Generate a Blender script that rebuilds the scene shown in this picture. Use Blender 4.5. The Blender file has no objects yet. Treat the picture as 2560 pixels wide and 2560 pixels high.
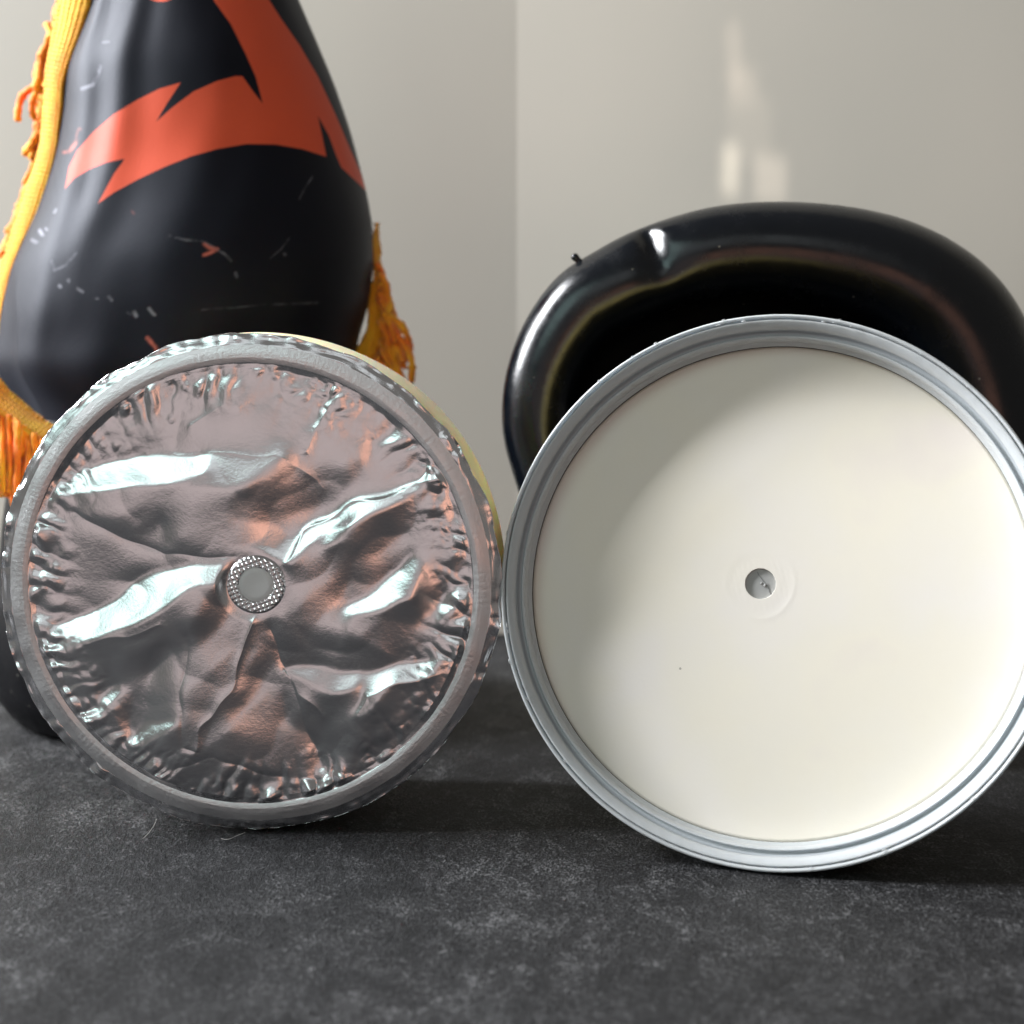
import bpy, math, random
import numpy as np
from mathutils import Vector, Matrix

R = math.radians
C = bpy.context.scene.collection
random.seed(7)
rng = np.random.default_rng(11)

# ------------------------------------------------------------------ camera
CAM_H = 0.0805
PITCH = 6.0
FOV = 40.0
S = bpy.context.scene
cam_d = bpy.data.cameras.new('camera')
cam = bpy.data.objects.new('camera', cam_d)
C.objects.link(cam)
cam.location = (0, 0, CAM_H)
cam.rotation_euler = (R(90 - PITCH), 0, 0)
cam_d.sensor_fit = 'HORIZONTAL'
cam_d.angle = R(FOV)
cam_d.clip_start = 0.005
cam_d.clip_end = 20
cam_d.dof.use_dof = True
cam_d.dof.focus_distance = 0.238
cam_d.dof.aperture_fstop = 17
S.camera = cam

# ------------------------------------------------------------------ world, exposure, lamps
W = bpy.data.worlds.new('World')
S.world = W
W.use_nodes = True
bg = W.node_tree.nodes['Background']
bg.inputs[0].default_value = (0.62, 0.60, 0.57, 1)
bg.inputs[1].default_value = 0.27
S.view_settings.view_transform = 'Standard'
S.view_settings.look = 'None'
S.view_settings.exposure = 0.0
S.view_settings.gamma = 1.0
S.render.engine = 'CYCLES'
S.cycles.use_light_tree = False


def area_lamp(name, loc, target, sx, sy, power, col, spread=180):
    l = bpy.data.lights.new(name, 'AREA')
    l.shape = 'RECTANGLE'
    l.size = sx
    l.size_y = sy
    l.energy = power
    l.color = col
    l.spread = R(spread)
    o = bpy.data.objects.new(name, l)
    C.objects.link(o)
    o.location = loc
    d = Vector(target) - Vector(loc)
    o.rotation_euler = d.to_track_quat('-Z', 'Y').to_euler()
    return o


# window on the left, four panes (two by two)
TGT = Vector((0.0, 0.26, 0.05))
wdir = Vector((-0.80, 0.03, 0.51)).normalized()
wc = TGT + wdir * 0.95
wu = Vector((-wdir.y, wdir.x, 0)).normalized()
wv = wdir.cross(wu).normalized()
if wv.z < 0:
    wv = -wv
for i in (-1, 1):
    for j in (-1, 1):
        p = wc + wu * (0.085 * i) + wv * (0.15 * j)
        area_lamp('window_light', p, p - wdir, 0.155, 0.28, 8.4, (0.95, 0.97, 1.0))
# lamp added high behind the camera on the left for cool foil highlights
f0 = Vector((-0.045, 0.237, 0.045))
fd = Vector((-0.50, -0.74, 0.46)).normalized()
area_lamp('foil_highlight_lamp', f0 + fd * 1.1, f0, 0.46, 0.40, 1.35, (0.70, 1.0, 0.96))
# added lamp standing in for warm room bounce, reflected by the foil
area_lamp('warm_foil_fill', (-0.26, -0.75, -0.04), (-0.03, 0.24, 0.05), 0.50, 0.46, 0.30, (1.0, 0.80, 0.80))
area_lamp('orange_foil_fill', (0.15, -0.55, -0.03), (-0.03, 0.24, 0.05), 0.22, 0.28, 0.23, (1.0, 0.47, 0.32))  # added lamp, gives the foil its orange reflections
area_lamp('cool_foil_fill', (-0.16, -0.80, 0.52), (-0.03, 0.24, 0.05), 0.75, 0.40, 0.62, (0.90, 0.97, 1.0))  # added overhead lamp for silver-grey tones in the foil

# ------------------------------------------------------------------ pixel helpers (photograph is 2560 px square)
FPX = 1280 / math.tan(R(FOV / 2))
cp, sp = math.cos(R(PITCH)), math.sin(R(PITCH))


def unproj(px, py, Y):
    """point on the plane y=Y seen at photograph pixel px,py"""
    x = px - 1280.0
    v = 1280.0 - py
    dy = FPX * cp + v * sp
    dz = v * cp - FPX * sp
    t = Y / dy
    return Vector((x * t, Y, CAM_H + dz * t))


def proj(P):
    """world points (n,3) -> photograph pixels"""
    x = P[:, 0]
    y = P[:, 1]
    z = P[:, 2] - CAM_H
    dep = y * cp - z * sp
    up = z * cp + y * sp
    return 1280 + FPX * x / dep, 1280 - FPX * up / dep


# ------------------------------------------------------------------ object helpers
def link(o, parent=None):
    C.objects.link(o)
    if parent is not None:
        o.parent = parent
    return o


def mesh_obj(name, verts, faces, mat, parent=None, smooth=True):
    me = bpy.data.meshes.new(name)
    me.from_pydata([tuple(v) for v in verts], [], faces)
    if smooth:
        me.polygons.foreach_set('use_smooth', [True] * len(me.polygons))
    me.materials.append(mat)
    me.update()
    return link(bpy.data.objects.new(name, me), parent)


def grid_obj(name, V, mat, parent=None, wrap=False, flip=False, smooth=True):
    """V: (n,m,3) vertices; wrap joins the second axis"""
    n, m, _ = V.shape
    idx = np.arange(n * m).reshape(n, m)
    if wrap:
        b = np.roll(idx, -1, axis=1)
        q = np.stack([idx[:-1], b[:-1], b[1:], idx[1:]], axis=-1).reshape(-1, 4)
    else:
        q = np.stack([idx[:-1, :-1], idx[:-1, 1:], idx[1:, 1:], idx[1:, :-1]], axis=-1).reshape(-1, 4)
    if flip:
        q = q[:, ::-1]
    me = bpy.data.meshes.new(name)
    me.vertices.add(n * m)
    me.vertices.foreach_set('co', V.reshape(-1).astype(np.float32))
    nf = len(q)
    me.loops.add(nf * 4)
    me.loops.foreach_set('vertex_index', q.reshape(-1).astype(np.int32))
    me.polygons.add(nf)
    me.polygons.foreach_set('loop_start', np.arange(0, nf * 4, 4, dtype=np.int32))
    me.polygons.foreach_set('loop_total', np.full(nf, 4, dtype=np.int32))
    me.update(calc_edges=True)
    me.validate()
    me.polygons.foreach_set('use_smooth', [smooth] * len(me.polygons))
    me.materials.append(mat)
    return link(bpy.data.objects.new(name, me), parent)


def set_attr(o, name, arr):
    a = o.data.attributes.new(name, 'FLOAT', 'POINT')
    a.data.foreach_set('value', np.asarray(arr, dtype=np.float32).reshape(-1))


def empty(name, loc, label, cat, rot=None):
    o = bpy.data.objects.new(name, None)
    o.empty_display_size = 0.02
    C.objects.link(o)
    o.location = loc
    if rot:
        o.rotation_euler = rot
    o['label'] = label
    o['category'] = cat
    return o


def tag(o, label, cat):
    o['label'] = label
    o['category'] = cat
    return o


def lathe(name, prof, mat, parent, seg=360, wob=None):
    """prof: list of (radius, depth). Axis runs along local +Y."""
    a = np.linspace(0, 2 * np.pi, seg, endpoint=False)
    V = np.zeros((len(prof), seg, 3))
    for i, (r, d) in enumerate(prof):
        V[i, :, 0] = r * np.cos(a)
        V[i, :, 2] = r * np.sin(a)
        V[i, :, 1] = d
    if wob is not None:
        V = wob(V, a)
    return grid_obj(name, V, mat, parent, wrap=True)


def smooth_prof(pts, k=6):
    """Catmull-Rom through profile points"""
    P = np.array(pts, float)
    out = []
    for i in range(len(P) - 1):
        p0 = P[max(i - 1, 0)]
        p1 = P[i]
        p2 = P[i + 1]
        p3 = P[min(i + 2, len(P) - 1)]
        for t in np.linspace(0, 1, k, endpoint=False):
            out.append(0.5 * ((2 * p1) + (-p0 + p2) * t + (2 * p0 - 5 * p1 + 4 * p2 - p3) * t * t + (-p0 + 3 * p1 - 3 * p2 + p3) * t ** 3))
    out.append(P[-1])
    return np.array(out)


def tube_verts(path, rad, seg=8, twist=None):
    path = np.array(path, float)
    n = len(path)
    rad = np.full(n, rad) if np.isscalar(rad) else np.asarray(rad)
    T = np.gradient(path, axis=0)
    T /= np.linalg.norm(T, axis=1)[:, None] + 1e-12
    ref = np.array([0.3, -1.0, 0.12])
    V = np.zeros((n, seg, 3))
    a = np.linspace(0, 2 * np.pi, seg, endpoint=False)
    for i in range(n):
        A = np.cross(T[i], ref)
        A /= np.linalg.norm(A) + 1e-12
        B = np.cross(T[i], A)
        ph = a
        rr = rad[i] * (1 + (0 if twist is None else twist[0] * np.cos(2 * (ph + twist[1] * i))))
        rr = np.broadcast_to(rr, (seg,))
        V[i] = path[i] + np.outer(rr * np.cos(ph), A) + np.outer(rr * np.sin(ph), B)
    return V


def tube(name, path, rad, mat, parent=None, seg=8, twist=None):
    V = tube_verts(path, rad, seg, twist)
    c0 = V[0].mean(0)
    c1 = V[-1].mean(0)
    V = np.concatenate([np.tile(c0, (1, seg, 1)), V, np.tile(c1, (1, seg, 1))], axis=0)
    return grid_obj(name, V, mat, parent, wrap=True)


# ------------------------------------------------------------------ noise helpers (numpy)
def fft_noise(n, k0, k1, power, seed):
    g = np.random.default_rng(seed).standard_normal((n, n))
    F = np.fft.fft2(g)
    k = np.fft.fftfreq(n) * n
    kk = np.sqrt(k[:, None] ** 2 + k[None, :] ** 2)
    f = np.where((kk >= k0) & (kk <= k1), np.maximum(kk, 1) ** (-power), 0)
    out = np.real(np.fft.ifft2(F * f))
    return out / out.std()


def blur(a, s):
    n = a.shape[0]
    k = np.fft.fftfreq(n)
    G = np.exp(-2 * (np.pi * s) ** 2 * (k[:, None] ** 2 + k[None, :] ** 2))
    return np.real(np.fft.ifft2(np.fft.fft2(a) * G))


def poly_mask(poly, X, Y):
    inside = np.zeros(X.shape, bool)
    n = len(poly)
    for i in range(n):
        x1, y1 = poly[i]
        x2, y2 = poly[(i + 1) % n]
        if y1 == y2:
            continue
        c = ((y1 > Y) != (y2 > Y)) & (X < (x2 - x1) * (Y - y1) / (y2 - y1) + x1)
        inside ^= c
    return inside


def seg_dist(poly, X, Y, closed=True):
    d = np.full(X.shape, 1e9)
    n = len(poly)
    for i in range(n if closed else n - 1):
        x1, y1 = poly[i]
        x2, y2 = poly[(i + 1) % n]
        dx, dy = x2 - x1, y2 - y1
        L = dx * dx + dy * dy + 1e-9
        t = np.clip(((X - x1) * dx + (Y - y1) * dy) / L, 0, 1)
        d = np.minimum(d, np.hypot(X - x1 - t * dx, Y - y1 - t * dy))
    return d


def bilin(A, u, v):
    """A[row(v), col(u)] sampled at fractional coords"""
    u = np.clip(u, 0, A.shape[1] - 1.001)
    v = np.clip(v, 0, A.shape[0] - 1.001)
    i = u.astype(int)
    j = v.astype(int)
    fu = u - i
    fv = v - j
    return (A[j, i] * (1 - fu) * (1 - fv) + A[j, i + 1] * fu * (1 - fv) + A[j + 1, i] * (1 - fu) * fv + A[j + 1, i + 1] * fu * fv)


# ------------------------------------------------------------------ materials
def new_mat(name):
    m = bpy.data.materials.new(name)
    m.use_nodes = True
    nt = m.node_tree
    return m, nt, nt.nodes['Principled BSDF']


def N(nt, t, **kw):
    n = nt.nodes.new(t)
    for k, v in kw.items():
        if k.startswith('i_'):
            n.inputs[k[2:].replace('_', ' ')].default_value = v
        else:
            setattr(n, k, v)
    return n


def noise_bump(nt, b, scale, strength, dist, detail=6, rough=0.6, coord='Object', stretch=None):
    tc = N(nt, 'ShaderNodeTexCoord')
    src = tc.outputs[coord]
    if stretch:
        mp = N(nt, 'ShaderNodeMapping')
        mp.inputs['Scale'].default_value = stretch
        nt.links.new(src, mp.inputs[0])
        src = mp.outputs[0]
    n = N(nt, 'ShaderNodeTexNoise')
    n.inputs['Scale'].default_value = scale
    n.inputs['Detail'].default_value = detail
    n.inputs['Roughness'].default_value = rough
    nt.links.new(src, n.inputs['Vector'])
    bp = N(nt, 'ShaderNodeBump')
    bp.inputs['Strength'].default_value = strength
    bp.inputs['Distance'].default_value = dist
    nt.links.new(n.outputs['Fac'], bp.inputs['Height'])
    nt.links.new(bp.outputs[0], b.inputs['Normal'])
    return n, bp, src


def simple(name, col, rough=0.5, metal=0.0, bump=None, spec=0.5, **kw):
    m, nt, b = new_mat(name)
    b.inputs['Base Color'].default_value = (*col, 1)
    b.inputs['Roughness'].default_value = rough
    b.inputs['Metallic'].default_value = metal
    b.inputs['Specular IOR Level'].default_value = spec
    for k, v in kw.items():
        b.inputs[k.replace('_', ' ')].default_value = v
    if bump:
        noise_bump(nt, b, *bump)
    return m


def ramp(nt, src, stops):
    r = N(nt, 'ShaderNodeValToRGB')
    el = r.color_ramp.elements
    while len(el) < len(stops):
        el.new(0.5)
    for e, (p, c) in zip(el, stops):
        e.position = p
        e.color = (*c, 1) if len(c) == 3 else c
    nt.links.new(src, r.inputs[0])
    return r


# foil
def foil_mat(name, rough, scratch):
    m, nt, b = new_mat(name)
    b.inputs['Base Color'].default_value = (0.76, 0.75, 0.76, 1)
    b.inputs['Metallic'].default_value = 1.0
    n, bp, src = noise_bump(nt, b, 1800, scratch, 0.00010, 5, 0.7)
    n2 = N(nt, 'ShaderNodeTexNoise')
    n2.inputs['Scale'].default_value = 140
    n2.inputs['Detail'].default_value = 6
    nt.links.new(src, n2.inputs['Vector'])
    mr = N(nt, 'ShaderNodeMapRange')
    mr.inputs['From Min'].default_value = 0.3
    mr.inputs['From Max'].default_value = 0.7
    mr.inputs['To Min'].default_value = rough * 0.7
    mr.inputs['To Max'].default_value = rough * 1.35
    nt.links.new(n2.outputs['Fac'], mr.inputs['Value'])
    nt.links.new(mr.outputs[0], b.inputs['Roughness'])
    return m


M_foil = foil_mat('foil', 0.18, 0.32)
M_foil_rim = foil_mat('foil_rim', 0.42, 0.7)
M_foil_edge = foil_mat('foil_edge', 0.20, 0.2)
M_vent = simple('vent_disc', (0.80, 0.80, 0.80), 0.55, 0.0, (2500, 0.15, 0.0001))
M_jar = simple('jar_plastic', (0.93, 0.85, 0.58), 0.35, 0.0, (300, 0.05, 0.0002), Subsurface_Weight=0.7, Subsurface_Scale=0.012)

# lid plastic: milky, slightly grey, scuffed
M_lid, nt, b = new_mat('milky_lid_plastic')
b.inputs['Base Color'].default_value = (0.48, 0.50, 0.51, 1)
b.inputs['Roughness'].default_value = 0.33
b.inputs['Subsurface Weight'].default_value = 0.25
b.inputs['Subsurface Scale'].default_value = 0.003
b.inputs['Subsurface Radius'].default_value = (0.8, 0.9, 1.0)
noise_bump(nt, b, 420, 0.10, 0.0003, 6, 0.7)
M_lid_groove = simple('lid_groove_plastic', (0.42, 0.45, 0.47), 0.35, 0.0, (420, 0.1, 0.0003))
M_lid_back = simple('lid_back_plastic', (0.92, 0.74, 0.26), 0.3, 0.0, (300, 0.05, 0.0002))
M_gap = simple('lid_gap', (0.04, 0.042, 0.045), 0.5)

# cream liner
M_liner, nt, b = new_mat('cream_foam_liner')
b.inputs['Roughness'].default_value = 0.42
b.inputs['Specular IOR Level'].default_value = 0.35
n, bp, src = noise_bump(nt, b, 1500, 0.10, 0.0002, 4, 0.6)
n2 = N(nt, 'ShaderNodeTexNoise')
n2.inputs['Scale'].default_value = 38
n2.inputs['Detail'].default_value = 3
nt.links.new(src, n2.inputs['Vector'])
r = ramp(nt, n2.outputs['Fac'], [(0.30, (0.87, 0.82, 0.76)), (0.47, (0.88, 0.825, 0.72)), (0.56, (0.89, 0.83, 0.71)), (0.72, (0.84, 0.765, 0.70))])
v = N(nt, 'ShaderNodeTexVoronoi')
v.inputs['Scale'].default_value = 95
nt.links.new(src, v.inputs['Vector'])
lt = N(nt, 'ShaderNodeMath', operation='LESS_THAN')
lt.inputs[1].default_value = 0.026
nt.links.new(v.outputs['Distance'], lt.inputs[0])
vc = N(nt, 'ShaderNodeSeparateColor')
nt.links.new(v.outputs['Color'], vc.inputs[0])
g2 = N(nt, 'ShaderNodeMath', operation='GREATER_THAN')
g2.inputs[1].default_value = 0.2
nt.links.new(vc.outputs[0], g2.inputs[0])
mu = N(nt, 'ShaderNodeMath', operation='MULTIPLY')
nt.links.new(lt.outputs[0], mu.inputs[0])
nt.links.new(g2.outputs[0], mu.inputs[1])
mx = N(nt, 'ShaderNodeMix', data_type='RGBA')
mx.inputs['B'].default_value = (0.45, 0.42, 0.36, 1)
nt.links.new(mu.outputs[0], mx.inputs['Factor'])
nt.links.new(r.outputs[0], mx.inputs['A'])
nt.links.new(mx.outputs['Result'], b.inputs['Base Color'])
M_hole = simple('liner_hole_grey', (0.36, 0.36, 0.35), 0.35, 0.0, (600, 0.1, 0.0003))
M_crack = simple('liner_hole_crack', (0.2, 0.2, 0.2), 0.6)

# glossy black
def black_mat(name, rough, col=(0.002, 0.003, 0.005), spec=0.34):
    m, nt, b = new_mat(name)
    b.inputs['Base Color'].default_value = (*col, 1)
    b.inputs['Specular IOR Level'].default_value = spec
    n, bp, src = noise_bump(nt, b, 160, 0.10, 0.0006, 8, 0.7)
    mr = N(nt, 'ShaderNodeMapRange')
    mr.inputs['From Min'].default_value = 0.35
    mr.inputs['From Max'].default_value = 0.7
    mr.inputs['To Min'].default_value = rough * 0.7
    mr.inputs['To Max'].default_value = rough * 1.5
    nt.links.new(n.outputs['Fac'], mr.inputs['Value'])
    nt.links.new(mr.outputs[0], b.inputs['Roughness'])
    # dust specks
    v = N(nt, 'ShaderNodeTexVoronoi')
    v.inputs['Scale'].default_value = 420
    nt.links.new(src, v.inputs['Vector'])
    vc = N(nt, 'ShaderNodeSeparateColor')
    nt.links.new(v.outputs['Color'], vc.inputs[0])
    lt = N(nt, 'ShaderNodeMath', operation='LESS_THAN')
    lt.inputs[1].default_value = 0.09
    nt.links.new(v.outputs['Distance'], lt.inputs[0])
    gt = N(nt, 'ShaderNodeMath', operation='GREATER_THAN')
    gt.inputs[1].default_value = 0.90
    nt.links.new(vc.outputs[0], gt.inputs[0])
    mu = N(nt, 'ShaderNodeMath', operation='MULTIPLY')
    nt.links.new(lt.outputs[0], mu.inputs[0])
    nt.links.new(gt.outputs[0], mu.inputs[1])
    mx = N(nt, 'ShaderNodeMix', data_type='RGBA')
    mx.inputs['A'].default_value = (*col, 1)
    mx.inputs['B'].default_value = (0.12, 0.115, 0.10, 1)
    nt.links.new(mu.outputs[0], mx.inputs['Factor'])
    nt.links.new(mx.outputs['Result'], b.inputs['Base Color'])
    return m


M_black = black_mat('glossy_black', 0.22, spec=0.5)
M_black2 = black_mat('satin_black', 0.45, (0.002, 0.002, 0.003), 0.12)

# cloth with print (print shape is carried by mesh attributes)
M_cloth, nt, b = new_mat('printed_satin')
at = N(nt, 'ShaderNodeAttribute', attribute_name='mark')
mk = N(nt, 'ShaderNodeMapRange')
mk.inputs['From Min'].default_value = -1.5
mk.inputs['From Max'].default_value = 1.5
nt.links.new(at.outputs['Fac'], mk.inputs['Value'])
tc = N(nt, 'ShaderNodeTexCoord')
nz = N(nt, 'ShaderNodeTexNoise')
nz.inputs['Scale'].default_value = 330
nz.inputs['Detail'].default_value = 4
nt.links.new(tc.outputs['Object'], nz.inputs['Vector'])
mx = N(nt, 'ShaderNodeMix', data_type='RGBA')
mx.inputs['A'].default_value = (0.0025, 0.0022, 0.005, 1)
mx.inputs['B'].default_value = (0.63, 0.085, 0.034, 1)
nt.links.new(mk.outputs[0], mx.inputs['Factor'])
last = mx.outputs['Result']
for nm, colr, lo in (('speck', (0.20, 0.20, 0.23, 1), 0.5), ('speck_red', (0.50, 0.13, 0.09, 1), 0.45)):
    a2 = N(nt, 'ShaderNodeAttribute', attribute_name=nm)
    mm = N(nt, 'ShaderNodeMath', operation='MULTIPLY')
    nt.links.new(a2.outputs['Fac'], mm.inputs[0])
    ng = N(nt, 'ShaderNodeMapRange')
    ng.inputs['From Min'].default_value = 0.36
    ng.inputs['From Max'].default_value = 0.56
    nt.links.new(nz.outputs['Fac'], ng.inputs['Value'])
    nt.links.new(ng.outputs[0], mm.inputs[1])
    m3 = N(nt, 'ShaderNodeMix', data_type='RGBA')
    m3.inputs['B'].default_value = colr
    nt.links.new(mm.outputs[0], m3.inputs['Factor'])
    nt.links.new(last, m3.inputs['A'])
    last = m3.outputs['Result']
nt.links.new(last, b.inputs['Base Color'])
b.inputs['Roughness'].default_value = 0.52
b.inputs['Specular IOR Level'].default_value = 0.22
b.inputs['Specular Tint'].default_value = (0.78, 0.84, 1.0, 1)
b.inputs['Sheen Weight'].default_value = 0.05
b.inputs['Sheen Roughness'].default_value = 0.4
b.inputs['Sheen Tint'].default_value = (0.6, 0.7, 1.0, 1)
wv1 = N(nt, 'ShaderNodeTexNoise')
wv1.inputs['Scale'].default_value = 2600
wv1.inputs['Detail'].default_value = 2
nt.links.new(tc.outputs['Object'], wv1.inputs['Vector'])
bp = N(nt, 'ShaderNodeBump')
bp.inputs['Strength'].default_value = 0.18
bp.inputs['Distance'].default_value = 0.0002
nt.links.new(wv1.outputs['Fac'], bp.inputs['Height'])
nt.links.new(bp.outputs[0], b.inputs['Normal'])


def yarn(name, c1, c2):
    m, nt, b = new_mat(name)
    n, bp, src = noise_bump(nt, b, 1400, 0.5, 0.0005, 3, 0.6)
    n2 = N(nt, 'ShaderNodeTexNoise')
    n2.inputs['Scale'].default_value = 170
    n2.inputs['Detail'].default_value = 3
    nt.links.new(src, n2.inputs['Vector'])
    r = ramp(nt, n2.outputs['Fac'], [(0.35, c1), (0.65, c2)])
    nt.links.new(r.outputs[0], b.inputs['Base Color'])
    b.inputs['Roughness'].default_value = 0.75
    b.inputs['Sheen Weight'].default_value = 0.3
    b.inputs['Subsurface Weight'].default_value = 0.2
    b.inputs['Subsurface Scale'].default_value = 0.002
    return m


M_braid = yarn('yellow_braid', (0.84, 0.34, 0.006), (0.92, 0.48, 0.012))
M_fringe = yarn('orange_fringe', (0.95, 0.19, 0.003), (0.98, 0.42, 0.010))

# table: dark slate print, mottled, with fine fibres
M_table, nt, b = new_mat('dark_slate')
tc = N(nt, 'ShaderNodeTexCoord')
mp = N(nt, 'ShaderNodeMapping')
mp.inputs['Scale'].default_value = (1.0, 0.62, 1)
mp.inputs['Rotation'].default_value = (0, 0, R(14))
nt.links.new(tc.outputs['Object'], mp.inputs[0])


def tn(scale, detail, rough, dist=0.0, src=mp.outputs[0]):
    n = N(nt, 'ShaderNodeTexNoise')
    n.inputs['Scale'].default_value = scale
    n.inputs['Detail'].default_value = detail
    n.inputs['Roughness'].default_value = rough
    n.inputs['Distortion'].default_value = dist
    nt.links.new(src, n.inputs['Vector'])
    return n.outputs['Fac']


def mth(op, a, bb):
    n = N(nt, 'ShaderNodeMath', operation=op)
    for i, x in enumerate((a, bb)):
        if isinstance(x, (int, float)):
            n.inputs[i].default_value = x
        else:
            nt.links.new(x, n.inputs[i])
    return n.outputs[0]


big = tn(14, 6, 0.6, 1.2)
mid = tn(150, 8, 0.7, 0.9)
fine = tn(1100, 6, 0.75, 0.6)
grit = tn(3400, 3, 0.7, 0.3)
mixv = mth('ADD', mth('ADD', mth('MULTIPLY', big, 0.20), mth('MULTIPLY', grit, 0.20)), mth('ADD', mth('MULTIPLY', mid, 0.26), mth('MULTIPLY', fine, 0.34)))
r = ramp(nt, mixv, [(0.40, (0.0045, 0.0046, 0.005)), (0.465, (0.0112, 0.0113, 0.0125)), (0.52, (0.025, 0.025, 0.0265)), (0.58, (0.105, 0.105, 0.108))])
# pale thin veins
vn = tn(24, 8, 0.62, 1.6)
vv = mth('ABSOLUTE', mth('SUBTRACT', vn, 0.5), 0)
vm = N(nt, 'ShaderNodeMapRange')
vm.inputs['From Min'].default_value = 0.0
vm.inputs['From Max'].default_value = 0.012
vm.inputs['To Min'].default_value = 0.35
vm.inputs['To Max'].default_value = 0.0
nt.links.new(vv, vm.inputs['Value'])
mx = N(nt, 'ShaderNodeMix', data_type='RGBA')
mx.inputs['B'].default_value = (0.10, 0.10, 0.105, 1)
nt.links.new(mth('MULTIPLY', vm.outputs[0], mid), mx.inputs['Factor'])
nt.links.new(r.outputs[0], mx.inputs['A'])
gr = tn(2600, 2, 0.6, 0.2)
gm = N(nt, 'ShaderNodeMapRange')
gm.inputs['From Min'].default_value = 0.36
gm.inputs['From Max'].default_value = 0.66
gm.inputs['To Min'].default_value = 0.05
gm.inputs['To Max'].default_value = 1.9
nt.links.new(gr, gm.inputs['Value'])
cb = N(nt, 'ShaderNodeCombineColor')
for k_ in range(3):
    nt.links.new(gm.outputs[0], cb.inputs[k_])
mg = N(nt, 'ShaderNodeMix', data_type='RGBA', blend_type='MULTIPLY')
mg.inputs['Factor'].default_value = 1.0
nt.links.new(mx.outputs['Result'], mg.inputs['A'])
nt.links.new(cb.outputs[0], mg.inputs['B'])
nt.links.new(mg.outputs['Result'], b.inputs['Base Color'])
bp = N(nt, 'ShaderNodeBump')
bp.inputs['Strength'].default_value = 0.8
bp.inputs['Distance'].default_value = 0.0007
nt.links.new(mth('ADD', mth('ADD', mth('MULTIPLY', fine, 0.8), mth('MULTIPLY', grit, 0.5)), mid), bp.inputs['Height'])
nt.links.new(bp.outputs[0], b.inputs['Normal'])
b.inputs['Roughness'].default_value = 0.55
b.inputs['Specular IOR Level'].default_value = 0.16

# wall paint
def wall_mat(name, col):
    m, nt, b = new_mat(name)
    n, bp, src = noise_bump(nt, b, 420, 0.05, 0.0004, 4, 0.6)
    n2 = N(nt, 'ShaderNodeTexNoise')
    n2.inputs['Scale'].default_value = 7
    n2.inputs['Detail'].default_value = 3
    nt.links.new(src, n2.inputs['Vector'])
    c1 = tuple(c * 0.95 for c in col)
    c2 = (col[0] * 1.05, col[1] * 1.03, col[2] * 1.02)
    r = ramp(nt, n2.outputs['Fac'], [(0.35, c1), (0.65, c2)])
    nt.links.new(r.outputs[0], b.inputs['Base Color'])
    b.inputs['Roughness'].default_value = 0.6
    return m


M_wall = wall_mat('wall_paint', (0.405, 0.378, 0.328))

# ------------------------------------------------------------------ setting
def box(name, x0, x1, y0, y1, z0, z1, mat, parent=None):
    v = [(x, y, z) for z in (z0, z1) for y in (y0, y1) for x in (x0, x1)]
    f = [(0, 2, 3, 1), (4, 5, 7, 6), (0, 1, 5, 4), (2, 6, 7, 3), (0, 4, 6, 2), (1, 3, 7, 5)]
    return mesh_obj(name, v, f, mat, parent, smooth=False)


CORNER = unproj(1292, 1000, 0.412)
cx0, cy0 = CORNER.x, 0.412
tb = box('table', -0.7, 0.7, 0.045, 0.60, -0.018, 0.0, M_table)
tb['kind'] = 'structure'


def wall(name, ang, side):
    # ang: degrees the wall turns towards the camera away from the corner
    L = 1.0
    dx = side * math.cos(R(ang)) * L
    dy = -math.sin(R(ang)) * L
    t = 0.02
    nx, ny = (-dy * side, dx * side)
    nn = math.hypot(nx, ny)
    nx, ny = nx / nn * t, ny / nn * t
    if ny < 0:
        nx, ny = -nx, -ny
    a = (cx0, cy0)
    b_ = (cx0 + dx, cy0 + dy)
    z0, z1 = 0.0006, 0.8
    pts = [a, b_, (b_[0] + nx, b_[1] + ny), (a[0] + nx, a[1] + ny)]
    v = [(x, y, z) for z in (z0, z1) for x, y in pts]
    f = [(0, 1, 2, 3), (4, 7, 6, 5), (0, 4, 5, 1), (1, 5, 6, 2), (2, 6, 7, 3), (3, 7, 4, 0)]
    o = mesh_obj(name, v, f, M_wall, None, smooth=False)
    o['kind'] = 'structure'
    return o


wall('wall_left', -6, -1)
wall('wall_right', 11, 1)

# ------------------------------------------------------------------ jar lying on its side, foil seal towards the camera
ratio = 0.1568
JY = 0.2355
JC = unproj(627, 1459, JY)
JR = 0.0425
JB = 0.0430
JC.z = JB + 0.00005
jar = empty('foil_sealed_jar', (JC.x, JY, 0), 'cream plastic jar lying on its side with a crumpled silver foil seal over its mouth', 'jar')
OX = Vector((0, 0, JC.z))   # local offset from base to axis


def jl(V):
    V = V.copy()
    V[..., 2] += JC.z
    return V


prof = [(JR * 0.93, 0.0012), (JR * 0.955, 0.0016), (JR * 0.958, 0.0040), (JB * 0.965, 0.0052), (JB * 0.982, 0.0066), (JB * 0.995, 0.0095), (JB, 0.0120), (JB, 0.0145), (JB * 0.995, 0.0180), (JB * 0.985, 0.0285), (JB * 0.955, 0.0310), (JB * 0.90, 0.0325), (JB * 0.3, 0.0325), (0.0005, 0.0325)]
sp_prof = []
for i, p in enumerate(prof):
    sp_prof.append(p)
a = np.linspace(0, 2 * np.pi, 240, endpoint=False)


def lathe_at(name, prof, mat, parent, seg=240, off=0.0, fn=None):
    a = np.linspace(0, 2 * np.pi, seg, endpoint=False)
    P = np.array(prof)
    V = np.zeros((len(P), seg, 3))
    V[:, :, 0] = P[:, 0:1] * np.cos(a)
    V[:, :, 2] = P[:, 0:1] * np.sin(a)
    V[:, :, 1] = P[:, 1:2]
    if fn:
        V = fn(V, a)
    V[..., 2] += off
    return grid_obj(name, V, mat, parent, wrap=True)


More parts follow.
